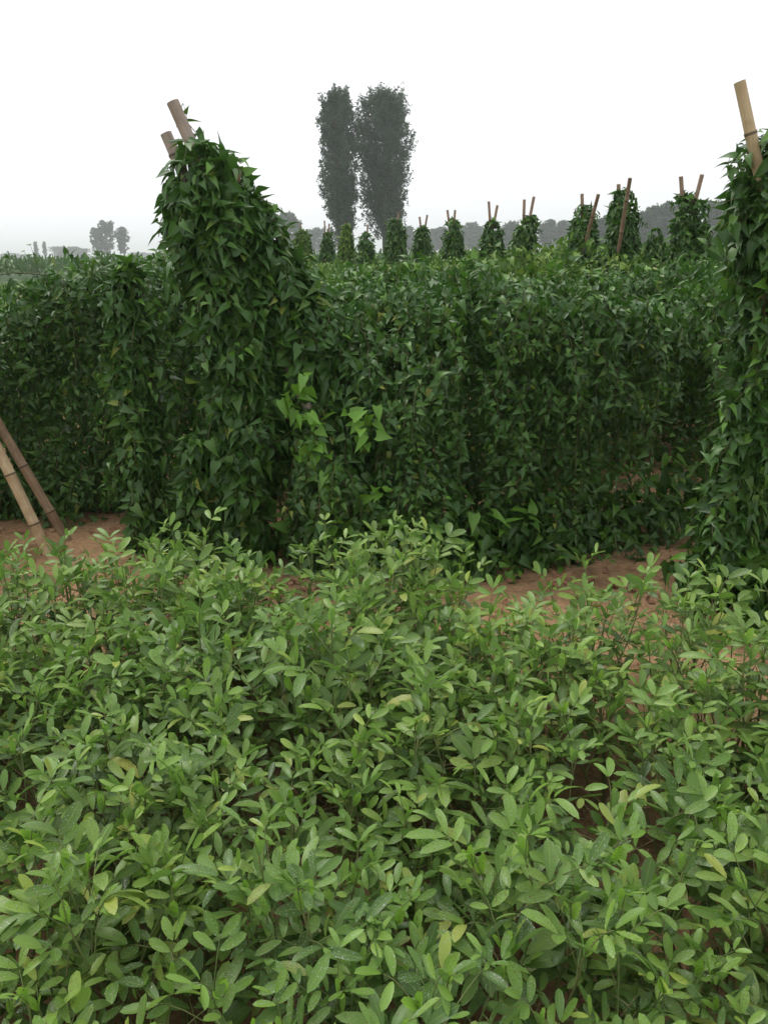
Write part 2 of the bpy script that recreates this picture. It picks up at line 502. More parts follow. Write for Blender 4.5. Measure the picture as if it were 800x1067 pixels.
def vine_clump(name, skels, origin, label, group, n, nstr, lsize, mat='yam', young=.04, tip=.15, shoots=(), bump=.16, kmax=12, extra=None, cat='yam vine', inset=.25):
    root = empty(name, origin, label, cat, group)
    v = Vine(lsize)
    for i, (sk, share) in enumerate(skels):
        P, N = capsule_cloud(sk, int(n * share), inset, 5 + i, bump); k = P[:, 2] > 0.03
        v.scatter(P[k], N[k], young)
        if nstr:
            P, N = capsule_cloud(sk, int(nstr * share), .08, 5 + i, bump); P = P - N * lsize * .5; k = P[:, 2] > 0.08
            v.strands(P[k], N[k], 4, kmax, lsize * .5, tip)
        # main vine stems winding along the support
        pts = []
        for (p, r) in sk: pts.append(np.array(tuple(p)) + RNG.normal(size=3) * .03)
        p_last = pts[-1].copy(); p_last[2] = 0.0; pts.append(p_last)
        for _ in range(3):
            v.stem.add([p + RNG.normal(size=3) * np.array([.03, .03, 0.0]) for p in pts], 0.004, 4); v.has_stem = True
    for s in shoots: v.shoot(*s)
    if extra: extra(v)
    v.build(root, origin, mat)
    return root


def hedge(name, path, label, group, h=1.5, hw=.36, ppm=900, spm=60, lsize=0.1, mat='yam', ny=.03, holes=(), hfun=None, seed=1, back=.4, depth=.12, tip=.14, zlow=0.06, kmax=16, amp=1.0, roof=.12):
    """a vine-covered row along a ground polyline"""
    path = [np.array([p[0], p[1], 0.0]) for p in path]
    segl = np.array([np.linalg.norm(path[i + 1] - path[i]) for i in range(len(path) - 1)])
    Ltot = segl.sum(); cum = np.concatenate([[0], np.cumsum(segl)])
    origin = Vector(path[0])
    root = empty(name, origin, label, 'yam hedge', group)

    def sample(n, dep):
        u = RNG.random(n) * Ltot
        i = np.clip(np.searchsorted(cum, u) - 1, 0, len(segl) - 1)
        f = (u - cum[i]) / segl[i]
        P0 = np.array(path)[i] + (np.array(path)[i + 1] - np.array(path)[i]) * f[:, None]
        T = nrm(np.array(path)[i + 1] - np.array(path)[i])
        S = np.stack([T[:, 1], -T[:, 0], np.zeros(n)], 1)          # towards the camera side
        S[S[:, 1] > 0] *= -1
        H = np.full(n, h) if hfun is None else h + hfun(P0)
        side = RNG.random(n)
        wtop = 0.24
        pf = (1 - wtop) / (1 + back)
        zone = np.where(side < pf, 0, np.where(side < 1 - wtop, 1, 2))
        zz = zlow + (H - zlow) * RNG.random(n) ** .9
        lat = hw * (1.0 - 0.28 * (zz / H) ** 2) ; nx = np.ones(n)
        a = RNG.uniform(-1, 1, n)
        top = zone == 2
        lat[top] = hw * .78 * a[top]
        zz[top] = H[top] - roof * a[top] ** 2
        lat = np.where(zone == 1, -lat, lat)
        nz = np.where(top, .9, .12); nl = np.where(top, a * .5, np.where(zone == 1, -1, 1))
        Nn = nrm(S * nl[:, None] + np.array([0, 0, 1.]) * nz[:, None])
        P = P0 + S * lat[:, None]; P[:, 2] = zz
        g = (0.15 * vnoise(P * np.array([1.6, 1.6, 1.3]), seed) + 0.11 * vnoise(P * 4.2, seed + 1) + .05 * vnoise(P * 9, seed + 2)) * amp
        P = P + Nn * g[:, None] - Nn * (np.abs(RNG.normal(size=n)) * dep)[:, None]
        # thin places that go dark
        k = P[:, 2] > 0.03
        gap = vnoise(P * np.array([2.6, 2.6, 1.5]), seed + 7)
        k &= ~((gap < -.55) & (RNG.random(n) < .7))
        for (c, rx, rz, ry) in holes:
            dd = (P - np.array(c)) / np.array([rx, ry, rz])
            k &= (dd ** 2).sum(1) > 1 + .25 * vnoise(P * 6, seed + 9)
        return P[k], Nn[k]
    v = Vine(lsize)
    P, N = sample(int(ppm * Ltot), depth); v.scatter(P, N, ny, 1.0, .55)
    if spm:
        P, N = sample(int(spm * Ltot), .03); v.strands(P, N, 5, kmax, lsize * .5, tip)
        for k in range(int(Ltot * 4)):
            u = RNG.random(); p = path[0] + (path[-1] - path[0]) * u
            P, N = sample(2, .02)
            if len(P): v.stem.add([(P[0][0], P[0][1], 0), (P[0][0] + RNG.normal() * .04, P[0][1] + RNG.normal() * .04, P[0][2] * .5), tuple(P[0])], .0035, 4)
    v.build(root, origin, mat)
    return root, v


# ================================================================== GROUND
gm, nt, N, L = new_mat('ground_fields')
tc = N.new('ShaderNodeTexCoord')
nz = N.new('ShaderNodeTexNoise'); nz.inputs['Scale'].default_value = 0.02; nz.inputs['Detail'].default_value = 6
L.new(tc.outputs['Object'], nz.inputs['Vector'])
mp = N.new('ShaderNodeMapping'); mp.inputs['Scale'].default_value = (0.0016, 0.02, 1); mp.inputs['Rotation'].default_value = (0, 0, .05)
L.new(tc.outputs['Object'], mp.inputs['Vector'])
n2 = N.new('ShaderNodeTexNoise'); n2.inputs['Scale'].default_value = 1.0; n2.inputs['Detail'].default_value = 3
L.new(mp.outputs[0], n2.inputs['Vector'])
c1 = ramp(N, [(0.35, (0.030, 0.062, 0.022)), (0.65, (0.060, 0.105, 0.034))], nz.outputs['Fac'], L).outputs[0]
c2 = ramp(N, [(0.45, (0, 0, 0)), (0.6, (1, 1, 1))], n2.outputs['Fac'], L).outputs[0]
col = mixc(N, L, math_n(N, L, 'MULTIPLY', c2, .5), c1, (0.10, 0.13, 0.05))
p = N.new('ShaderNodeBsdfPrincipled'); L.new(col, p.inputs['Base Color']); p.inputs['Roughness'].default_value = .9
p.inputs['Specular IOR Level'].default_value = 0.1
out = N.new('ShaderNodeOutputMaterial'); L.new(p.outputs[0], out.inputs[0])
S = 2600
me = np_mesh('ground', [(-S, -S, 0), (S, -S, 0), (S, S, 0), (-S, S, 0)], [(0, 1, 2, 3)], [], None, None, gm, False)
tag(link('ground', me), kind='structure')

# bare reddish soil of the yam field: a bumpy sheet a little above the ground
sm, nt, N, L = new_mat('reddish_soil')
tc = N.new('ShaderNodeTexCoord')
nz = N.new('ShaderNodeTexNoise'); nz.inputs['Scale'].default_value = 1.3; nz.inputs['Detail'].default_value = 8; nz.inputs['Roughness'].default_value = .65
L.new(tc.outputs['Object'], nz.inputs['Vector'])
n2 = N.new('ShaderNodeTexNoise'); n2.inputs['Scale'].default_value = 38; n2.inputs['Detail'].default_value = 8; n2.inputs['Roughness'].default_value = .7
L.new(tc.outputs['Object'], n2.inputs['Vector'])
c1 = ramp(N, [(0.3, (0.38, 0.235, 0.125)), (0.55, (0.54, 0.335, 0.185)), (0.75, (0.64, 0.42, 0.25))], nz.outputs['Fac'], L).outputs[0]
c2 = ramp(N, [(0.3, (0.45, 0.42, 0.4)), (0.6, (1, 1, 1))], n2.outputs['Fac'], L).outputs[0]
n3 = N.new('ShaderNodeTexNoise'); n3.inputs['Scale'].default_value = 3.4; n3.inputs['Detail'].default_value = 5
L.new(tc.outputs['Object'], n3.inputs['Vector'])
c1 = mixc(N, L, math_n(N, L, 'MULTIPLY', ramp(N, [(0.55, (0, 0, 0)), (0.66, (1, 1, 1))], n3.outputs['Fac'], L).outputs[0], .55), c1, (0.17, 0.10, 0.06))
col = mixc(N, L, .8, c1, c2, 'MULTIPLY')
p = N.new('ShaderNodeBsdfPrincipled'); L.new(col, p.inputs['Base Color']); p.inputs['Roughness'].default_value = .95
p.inputs['Specular IOR Level'].default_value = .12
b = N.new('ShaderNodeBump'); b.inputs['Strength'].default_value = .9; b.inputs['Distance'].default_value = .03
L.new(n2.outputs['Fac'], b.inputs['Height']); L.new(b.outputs[0], p.inputs['Normal'])
out = N.new('ShaderNodeOutputMaterial'); L.new(p.outputs[0], out.inputs[0])
gx, gy = np.linspace(-9, 9, 300), np.linspace(-1.5, 12, 226)
X, Y = np.meshgrid(gx, gy); XY = np.stack([X.ravel(), Y.ravel(), np.zeros(X.size)], 1)
Z = 0.012 + 0.022 * (vnoise(XY * 1.7, 3) + 1) * .5 + 0.022 * (vnoise(XY * 6, 4) + 1) * .5 + .014 * (vnoise(XY * 14, 5) + 1) * .5
edge = np.minimum(np.minimum(XY[:, 0] + 9, 9 - XY[:, 0]), np.minimum(XY[:, 1] + 1.5, 12 - XY[:, 1]))
Z = np.where(edge < .3, .004, Z); XY[:, 2] = Z
i = (np.arange(225)[:, None] * 300 + np.arange(299)[None]).ravel()
me = np_mesh('soil', XY, np.stack([i, i + 1, i + 301, i + 300], 1), [], None, None, sm)
tag(link('soil', me), kind='structure')


def soil_z(x, y):
    ix = min(max(int(round((x + 9) / 18 * 299)), 0), 299); iy = min(max(int(round((y + 1.5) / 13.5 * 225)), 0), 225)
    return float(Z[iy * 300 + ix])


# ================================================================== PEANUTS
def peanut_variant(seed, gold=False, big=1.0, hmax=.45):
    rg = np.random.default_rng(seed)
    lv, st, dry = Leaves(), Tubes(), Tubes()
    nb = rg.integers(6, 9)
    for b in range(nb):
        az = b / nb * 2 * math.pi + rg.normal() * .35
        lean = rg.uniform(.12, .62) if b else .05
        d = np.array([math.cos(az) * math.sin(lean), math.sin(az) * math.sin(lean), math.cos(lean)])
        L = hmax * rg.uniform(.72, 1.12); k = int(L / .040)
        q = np.array([math.cos(az), math.sin(az), 0]) * .02; pts = [q]
        for j in range(k):
            q = q + d * (L / k); pts.append(q)
            d = d + np.array([0, 0, .05]) + rg.normal(size=3) * .045; d /= np.linalg.norm(d)
            f = j / k
            if f < .22: continue
            if f < .5 and rg.random() < .35: continue
            th = j * 2.4 + az
            ho = np.array([math.cos(th), math.sin(th), 0])
            el = rg.uniform(.05, 1.0) if j < k - 2 else rg.uniform(.9, 1.35)
            tipness = max(0, (f - .72) / .28)
            pd = ho * math.cos(el) + np.array([0, 0, 1]) * math.sin(el) + d * .25; pd /= np.linalg.norm(pd)
            plen = rg.uniform(.045, .105) * (1 - .45 * tipness) * big
            m0 = q + pd * plen * .6 + np.array([0, 0, .004]); pe = q + pd * plen
            rd = pd * .8 + ho * .45 + np.array([0, 0, -.12]); rd /= np.linalg.norm(rd)
            rl = .018 * big; e1 = pe + rd * rl
            st.add([q, m0, pe, e1], [.0016, .0013, .0011, .0008], 3)
            side = np.cross(rd, [0, 0, 1.]); side /= max(np.linalg.norm(side), 1e-6)
            up = np.cross(side, rd)
            size = rg.uniform(.050, .079) * (1 - .36 * tipness) * big
            cl = rg.uniform(-.05, .55); asp = rg.uniform(.30, .43)
            shut = rg.uniform(-.15, .55) + .5 * tipness       # leaflets lift a little, more at the tip
            y0 = rg.uniform(0, .10) + .62 * tipness * rg.uniform(.3, 1)
            for base, spread, sc in ((pe, 1.15, .88), (e1, .55, 1.0)):
                for sg in (1, -1):
                    sp = spread + rg.normal() * .16
                    ax = rd * math.cos(sp) + side * sg * math.sin(sp)
                    ax = ax + up * (shut * .5 + rg.normal() * .24)
                    nn = up + side * (-sg) * shut * .7 + rg.normal(size=3) * .30
                    s = size * sc * rg.uniform(.78, 1.12)
                    lv.add(base + ax * .003, ax, nn, s, s * asp, cl + rg.normal() * .15, min(1, y0))
        st.add(pts, np.linspace(.0036, .0018, len(pts)), 5)
        # a closed young leaf standing at the growing tip
        for sg in (1, -1):
            lv.add(q, d + np.array([sg * .25, 0, 0]) + rg.normal(size=3) * .15, np.array([-sg, .4, .3]), .046 * big, .018 * big, .1, .9)
    for b in range(6):
        az = rg.random() * 6.28; p0 = np.array([math.cos(az), math.sin(az), 0]) * rg.uniform(.02, .1)
        p1 = p0 + np.array([rg.normal() * .18, rg.normal() * .18, rg.uniform(.18, .42)])
        dry.add([p0, (p0 + p1) / 2 + rg.normal(size=3) * .02, p1], [.0018, .0014, .0008], 4)
    return (lv.mesh('leaves', peanut_template, M['peanut_gold'] if gold else M['peanut']),
            st.mesh('stem', M['peanut_stem']), dry.mesh('dry_stalk', M['dry']))


PV = [peanut_variant(100 + k) for k in range(9)]
PG = peanut_variant(300, gold=True)
GRP = 'peanut plants of the foreground bed'


def far_edge(x):
    """distance at which the peanut bed ends, metres from the camera"""
    e = (3.02 + min(.15, max(0, -x - 1.5))) if x < .05 else (3.02 - (x - .05) / .4 * .60 if x < .45 else (2.42 if x < 1.05 else max(2.26, 2.42 - (x - 1.05))))
    return e + .05 * math.sin(5.1 * x)


def put_peanut(x, y, var, label, s=1.0, grp=GRP):
    rz = random.random() * 6.28
    root = empty('peanut_plant', (x, y, soil_z(x, y) - .006), label, 'peanut plant', grp, rz)
    root.rotation_euler = (random.gauss(0, .06), random.gauss(0, .06), rz)
    root.scale = (s, s, s * random.uniform(.92, 1.06))
    for nm, me in zip(('leaves', 'stem', 'dry_stalk'), var): link(nm, me, root)
    return root


npl = 0
yy = .42
row = 0
while yy < 3.2:
    half = .62 * yy + .75
    x = -half + (row % 2) * .12
    while x < half:
        px, py = x + random.gauss(0, .035), yy + random.gauss(0, .035)
        fe = far_edge(px)
        # a thin place where the dark ground shows, right of the middle
        if py < fe and not (abs(px - .58) < .13 and abs(py - 1.75) < .15):
            side = 'left' if px < -.26 * py - .0 else ('right' if px > .26 * py else 'middle')
            dist = fe - py
            if dist < .28: where = 'at its far edge by the path'
            elif py < 1.25: where = 'nearest the camera, leaflets showing largest'
            else: where = 'between nearest plants and far edge'
            lab = {'left': 'green peanut plant in left third of bed, ', 'middle': 'green peanut plant in middle third of bed, ', 'right': 'green peanut plant in right third of bed, '}[side] + where
            h = 1.0
            if px > 1.1: h *= .97
            if py < 1.15: h *= .86
            elif py > 1.9: h *= 1.05 if px > -.95 or px < -1.5 else .95
            put_peanut(px, py, PV[random.randrange(9)], lab, h * random.uniform(.82, 1.10)); npl += 1
        x += .22
    yy += .20; row += 1
print('peanut plants', npl)
g = ground_at(225, 655); put_peanut(-.60, 2.70, PG, 'yellow-green peanut plant standing tallest below the left vine-covered frame', 1.02, None)
put_peanut(.36, 2.32, PG, 'yellow-green peanut plant with bright tip in the middle below the dark hedge', .94, None)
put_peanut(-1.72, 2.92, PG, 'yellow-green peanut plant at the left picture edge near the bare bamboo feet', .96, None)
put_peanut(.74, 2.74, PV[3], 'peanut plant standing out alone against the reddish soil path', .95, None)
put_peanut(1.08, 2.66, PV[5], 'lanky peanut plant between the reddish path and the right vine frame', .9, None)

# ================================================================== FRONT FRAMES AND VINES
FG = 'bamboo frames holding up the yam vines'
VG = 'yam vines climbing the bamboo frames'


def frame(label, poles, ties, group=FG):
    o = poles[0][0]
    o = Vector((o[0], o[1], 0))
    root = empty('bamboo_frame', o, label, 'bamboo frame', group)
    for (a, b_, r, mt) in poles: link('pole', shift(pole_mesh('pole', a, b_, r, M[mt], RNG.normal() * .018), o), root)
    for (c, ax, r) in ties: link('tie', shift(tie_mesh('tie', c, ax, r), o), root)
    return root


def foot(px, py): g = ground_at(px, py); return Vector((g.x, g.y, -.03))


# centre-left frame: two long culms leaning up to the left, two back legs
D = 4.1
c0 = at(205, 190, D)
frame('bamboo frame with two grey cut poles poking out above the big centre-left vine',
      [(at(402, 606, D - .04), at(180, 106, D - .02), .032, 'bamboo_grey'), (at(386, 604, D - .02), at(173, 139, D + .06), .030, 'bamboo_grey'),
       (foot(226, 594), at(246, 176, D + .02), .028, 'bamboo_dark'), (foot(250, 585), at(234, 180, D + .10), .026, 'bamboo_dark')],
      [(at(206, 168, D + .0), (at(402, 606, D) - at(180, 106, D)), .045)])


def sk(pts, d): return [(at(x, y, d if len(t) == 0 else t[0]), r * d / FPX) for (x, y, r, *t) in pts]


left_leg = sk([(212, 184, 34), (214, 216, 38), (230, 256, 40), (250, 306, 36), (256, 360, 34), (256, 430, 33), (246, 500, 32), (242, 560, 30), (242, 600, 27)], D)
right_leg = sk([(230, 198, 34), (258, 245, 36), (298, 325, 42), (326, 395, 32), (352, 460, 25), (380, 530, 26), (402, 590, 28)], D + .10)
fill = sk([(250, 300, 46), (275, 370, 42), (285, 430, 30), (285, 470, 16)], D + .18)
low = sk([(205, 470, 16), (208, 540, 20), (205, 585, 20)], D - .08)


def centre_extra(v):
    # bright young leaves where the bare culm shows on the right leg
    for (x, y) in ((312, 405), (300, 420), (318, 440), (335, 515), (366, 560), (376, 575), (395, 575), (322, 470), (338, 492), (352, 545), (388, 520), (395, 545), (372, 432), (380, 450)):
        p = np.array(at(x + 5, y, D - .24))
        for j in range(9):
            q = p + RNG.normal(size=3) * .035
            v.leaves.add(q, RNG.normal(size=3) * .6 + DOWN * .4 + np.array([.2, -.3, 0]), np.array([0, -.8, .7]) + RNG.normal(size=3) * .3, RNG.uniform(.06, .1), RNG.uniform(.04, .06), .2, RNG.uniform(.7, 1.15))


top_c = np.array(at(240, 160, D))
vine_clump('yam_vine', [(left_leg, .51), (right_leg, .27), (fill, .18), (low, .04)], foot(240, 590), 'large drooping yam vine covering the two-legged frame left of the centre', VG,
           14500, 520, .079, shoots=[(at(200, 150, D), (.02, 0, 1), .17), (at(268, 206, D), (.8, 0, -.3), .12), (at(280, 226, D), (.8, 0, -.5), .12),
                                   ], tip=.10, extra=centre_extra, bump=.13, inset=.2, kmax=8)

# thin hanging column between the bare poles and the big vine
DL = 4.25
frame('single bamboo upright inside the slim vine column left of the big vine', [(foot(152, 577), at(141, 286, DL + .12), .020, 'bamboo_dark')], [])
col_sk = sk([(132, 292, 16), (136, 350, 20), (142, 420, 18), (148, 480, 17), (150, 540, 12), (150, 596, 11)], DL)
vine_clump('yam_vine', [(col_sk, 1.0)], foot(150, 590), 'slim yam vine column hanging between the bare poles and the big vine', VG, 2400, 150, .07, tip=.2, bump=.2)

# bare left frame
a0, a1 = foot(58, 588), at(-152, 165, 4.2)
b0, b1 = foot(78, 572), at(-146, 190, 4.45)
frame('bare bamboo frame, pale and brown poles leaning left at the left edge',
      [(a0, a1, .028, 'bamboo'), (b0, b1, .026, 'bamboo_dark'), (foot(-200, 590), at(-128, 172, 4.3), .03, 'bamboo'), (foot(-215, 575), at(-122, 186, 4.45), .03, 'bamboo_dark')],
      [(at(-134, 203, 4.28), a1 - a0, .06)])
lsk = sk([(-105, 215, 34), (-120, 300, 46), (-150, 400, 44), (-185, 500, 40), (-200, 585, 34)], 4.35)
vine_clump('yam_vine', [(lsk, 1.0)], foot(-200, 590), 'yam vine on the far leg of the bare bamboo frame beyond the left edge', VG, 2200, 120, .115)

# right frame, nearest
DR = 3.25
frame('bamboo frame with one thick pale pole rising above the vine at the right edge',
      [(at(905, 690, DR), at(770, 85, DR), .023, 'bamboo'), (at(880, 700, DR + .25), at(806, 132, DR + .2), .03, 'bamboo_grey'),
       (foot(745, 655), at(818, 150, DR), .028, 'bamboo_dark'), (foot(768, 640), at(812, 165, DR + .15), .028, 'bamboo_dark')],
      [(at(800, 176, DR + .02), (at(905, 690, DR) - at(770, 83, DR)), .05)])
r1 = sk([(806, 178, 34), (800, 212, 40), (806, 258, 34), (808, 300, 29), (798, 360, 28), (789, 410, 26), (776, 460, 24), (767, 510, 24), (756, 560, 24), (758, 600, 22), (764, 650, 16)], DR + .05)
r2 = sk([(835, 190, 40), (850, 270, 56), (868, 360, 50), (880, 460, 44), (890, 560, 40), (900, 650, 34)], DR + .1)
r3 = sk([(825, 330, 40), (820, 420, 44), (815, 520, 44), (805, 600, 40)], DR + .25)
vine_clump('yam_vine', [(r1, .5), (r2, .32), (r3, .18)], foot(760, 650), 'leafy yam vine curtain filling the right picture edge beneath the thick pole', VG,
           11000, 420, .068, shoots=[(at(778, 178, DR), (-.7, 0, .2), .09), (at(770, 205, DR), (-.7, -.1, -.3), .1), (at(778, 300, DR), (-.9, 0, .3), .14), (at(765, 400, DR), (-.8, -.2, .4), .16)], tip=.28, bump=.2, kmax=8)

# ================================================================== NEAR HEDGES
HG = 'yam hedge rows behind the first frames'
hA = lambda P: .07 * np.sin(P[:, 0] * 3.3 + .4) + .03 * np.sin(P[:, 0] * 7.9) + .05 * np.clip(P[:, 0] - 1.0, 0, 2) - 0.02
recess = at(700, 440, 4.6); rec2 = at(655, 505, 4.35)
hedge('yam_hedge', [(-.35, 4.45), (.45, 4.25), (1.1, 4.42), (1.75, 4.75), (2.7, 5.15), (4.2, 5.9)],
      'dark leafy yam hedge right of the big vine, behind the reddish path', HG, 1.42, .40, 6000, 320, .055, seed=21, hfun=hA,
      holes=[((recess.x, 4.45, recess.z), .34, .46, .55), ((rec2.x, 4.2, rec2.z), .25, .22, .4)], back=.3, kmax=11, amp=1.5, depth=.27)
hedge('yam_hedge', [(-4.6, 5.25), (-2.4, 5.15), (-1.2, 5.25), (.3, 5.7), (2.2, 6.4), (4.6, 7.4)],
      'yam hedge row at the left with reddish soil at its foot, behind the bare poles', HG, 1.42, .36, 5600, 240, .056, kmax=11, seed=33, amp=1.5, depth=.28, zlow=.02, hfun=lambda P: .05 * np.sin(P[:, 0] * 3) + .08 * (P[:, 0] < -1) + 0.06 * np.clip(P[:, 0] - .8, 0, 1.2), back=.3)

# low weeds and vine shoots at the foot of the hedge
wv = [(290, 588, .2), (325, 592, .2), (355, 596, .2), (8, 538, .2), (60, 536, .18), (100, 534, .2), (175, 548, .2), (185, 575, .16), (30, 540, .16), (520, 585, .16), (560, 578, .20), (600, 570, .20), (640, 562, .22), (690, 556, .2), (480, 600, .2), (450, 600, .22), (430, 610, .16), (545, 592, .15), (718, 640, .14), (742, 662, .15), (775, 668, .16), (800, 660, .16)]
for k, (x, y, s) in enumerate(wv):
    g = ground_at(x, y)
    r = empty('low_vine', (g.x, g.y, 0), ('low bushy yam shoot at the foot of the left hedge behind the bare poles' if x < 200 else ('low bushy yam shoot in the dark gap between the two legs of the big vine' if x < 360 else ('low bushy yam shoot at the foot of the right vine curtain' if x > 710 else 'low bushy yam shoot at the foot of the dark hedge beside the path'))), 'yam shoot', 'low shoots along the hedge foot')
    v = Vine(.085)
    P, N_ = capsule_cloud([(np.array([g.x, g.y, s * 1.3]), s), (np.array([g.x + .1, g.y, s * .6]), s * 1.1), (np.array([g.x + .12, g.y, .02]), s)], 220, .35, k, .25)
    q = P[:, 2] > .02; v.scatter(P[q], N_[q], .3)
    for j in range(4): v.shoot((g.x, g.y, .01), (RNG.normal() * .5, RNG.normal() * .5, 1), s * RNG.uniform(1.2, 2.2), .4)
    v.build(r, (g.x, g.y, 0))

# ================================================================== ROWS BEHIND
ROWS = 'yam hedge rows of the field behind'
far_rows = []
mesh_bank = []
ords = ['third', 'fourth', 'fifth', 'sixth']
for k in range(4):
    y0 = 7.0 + 1.5 * k
    xl, xr = -.62 * y0 - 2.0, .66 * y0 + 2.5
    pts = [(x, y0 + .18 * x + .12 * math.sin(x * .9 + k)) for x in np.linspace(xl, xr, 9)]
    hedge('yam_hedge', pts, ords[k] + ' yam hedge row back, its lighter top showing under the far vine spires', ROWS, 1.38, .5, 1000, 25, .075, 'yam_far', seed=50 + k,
          hfun=lambda P: .09 * np.sin(P[:, 0] * 1.7 + k) - .28 * np.clip((-.9 - P[:, 0]) / 1.2, 0, 1) + .20 * np.clip((P[:, 0] + .2) / 2.6, 0, 1), back=.12, ny=.06, roof=.22)
for k in range(6):
    y0 = 13.2 + 2.0 * k
    xl, xr = -.6 * y0 - 2.0, .62 * y0 + 2.5
    pts = [(x, y0 + .15 * x) for x in np.linspace(xl, xr, 9)]
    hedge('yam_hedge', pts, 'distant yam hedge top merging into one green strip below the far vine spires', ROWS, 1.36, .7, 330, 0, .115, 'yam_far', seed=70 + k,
          hfun=lambda P: .08 * np.sin(P[:, 0] * 1.3 + k) - .3 * np.clip((-1.5 - P[:, 0]) / 1.5, 0, 1) + .16 * np.clip((P[:, 0] + .4) / 2.6, 0, 1), back=.1, ny=.06, roof=.25)

# ================================================================== FAR SPIRES
SF = 'distant bamboo frames along the row ends'
SV = 'distant vine spires along the row ends'
# (x, top y, base y, half width px, depth, poles [(x0,y0,x1,y1)], frame label, vine label)
SP = [
    (718, 201, 262, 16, 7.2, [(714, 262, 709, 184), (714, 255, 731, 182)], 'distant frame with two poles spread in a wide V, nearest the right vine', 'squat two-lobed vine spire nearest the right vine'),
    (648, 197, 262, 15, 7.8, [(646, 262, 644, 192), (645, 258, 656, 186)], 'distant frame whose long pole crosses the front of the tallest spire', 'tallest far vine spire with a long pole crossing its front'),
    (607, 212, 262, 15, 8.8, [(608, 262, 606, 202), (610, 256, 623, 203)], 'distant frame with a pole leaning right, left of the tallest spire', 'broad far vine spire just left of the tallest one'),
    (551, 224, 266, 12, 10.2, [(545, 266, 546, 208), (545, 262, 556, 205)], 'distant frame whose spire leans to the right like a hook', 'far vine spire leaning right with a spreading foot'),
    (513, 229, 266, 11, 11.4, [(512, 266, 509, 210), (510, 262, 518, 214)], 'distant frame with two close poles, third left of the tallest spire', 'narrow upright far vine spire third left of the tallest'),
    (472, 229, 268, 10, 12.6, [(471, 268, 466, 219), (470, 264, 474, 219)], 'distant frame with two short twin poles, fourth left of the tallest spire', 'far vine spire with a wide skirt, fourth left of the tallest'),
    (440, 236, 268, 8, 14.5, [(440, 268, 437, 226), (439, 266, 445, 224)], 'distant frame second right of the poplars with two thin poles', 'small pointed vine spire second right of the poplars'),
    (412, 228, 268, 10, 14.0, [(413, 268, 415, 221)], 'distant frame with one thin pole just right of the poplar trunks', 'tall slender vine spire just right of the poplar trunks'),
    (381, 242, 269, 8, 16.5, [(381, 269, 383, 234)], 'distant frame directly below the poplar trunks', 'small vine spire directly below the poplar trunks'),
    (361, 235, 269, 7, 17.5, [(361, 269, 360, 232)], 'distant frame just left of the poplar trunks', 'yellowish thin vine spire just left of the poplar trunks'),
    (341, 242, 270, 6, 19.0, [(340, 270, 338, 230), (341, 268, 343, 233)], 'smallest distant frame with two hair-thin poles, left of the poplars', 'smallest far vine spire, well left of the poplars'),
    (315, 238, 270, 9, 18.0, [(315, 270, 313, 232)], 'distant frame half hidden by the big centre-left vine', 'yellowish vine spire half hidden by the big centre-left vine'),
]
for (x, ty, by, hw, d, poles, fl, vl) in SP:
    px2m = d / FPX
    pp = []
    for i, (x0, y0, x1, y1) in enumerate(poles):
        a, b_ = at(x0, y0, d - (.12 if (i == 1 and x in (648, 607)) else 0)), at(x1, y1, d - (.42 if (i == 1 and x in (648, 607)) else 0))
        dr = (b_ - a).normalized(); a = a - dr * ((a.z + .03) / dr.z)
        pp.append((a, b_, .019, 'bamboo_far'))
    frame(fl, pp, [(at(x, ty + 8, d), (0, 0, 1), hw * px2m * .35)], SF)
    top, mid, bot = at(x, ty + hw * .75, d), at(x - (4 if x == 551 else 0), (ty + by) / 2, d), at(x - (9 if x == 551 else 0), by + 4, d)
    lowp = Vector((bot.x, bot.y, .3))
    skl = [(top, hw * .66 * px2m), (mid, hw * .80 * px2m), (bot, hw * .98 * px2m), (lowp, hw * 1.2 * px2m)]
    skels = [(skl, 1.0)]
    if x == 718:
        skels = [([(at(713, 212, d), 9 * px2m), (at(711, 235, d), 10 * px2m), (at(711, 262, d), 12 * px2m), (lowp + Vector((-.05, 0, 0)), .12)], .5),
                 ([(at(727, 217, d), 9 * px2m), (at(727, 240, d), 11 * px2m), (at(727, 262, d), 12 * px2m), (lowp + Vector((.1, 0, 0)), .12)], .5)]
    ls = .060 + .003 * (d - 7)
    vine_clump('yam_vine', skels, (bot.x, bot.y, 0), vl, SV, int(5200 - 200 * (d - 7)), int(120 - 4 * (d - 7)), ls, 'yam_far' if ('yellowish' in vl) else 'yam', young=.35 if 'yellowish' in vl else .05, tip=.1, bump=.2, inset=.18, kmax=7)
# a small poleless bush between the spires
d = 8.2; b0 = at(683, 266, d)
vine_clump('yam_vine', [([(at(683, 245, d), 6 * d / FPX), (at(683, 258, d), 10 * d / FPX), (Vector((b0.x, b0.y, .3)), .14)], 1.0)], (b0.x, b0.y, 0), 'small poleless vine mound between the tallest spire and the right one', SV, 1100, 40, .075, bump=.2)

# upright young shoots at the left end of the near hedge top
r = empty('yam_shoot', at(20, 285, 5.2), 'young yam shoots standing up from the hedge top at the left edge', 'yam shoot')
v = Vine(.085)
for (x, y) in ((2, 287), (8, 286), (16, 285), (26, 285.5), (34, 286), (42, 286), (48, 287)):
    v.shoot(at(x, y, 5.25), (RNG.uniform(-1, .2), 0, .8), RNG.uniform(.1, .18), .35)
v.stem.add([at(-2, 287, 5.25), at(14, 284, 5.25), at(30, 285, 5.25), at(52, 287, 5.25)], .004, 4)
v.build(r, at(20, 285, 5.2))

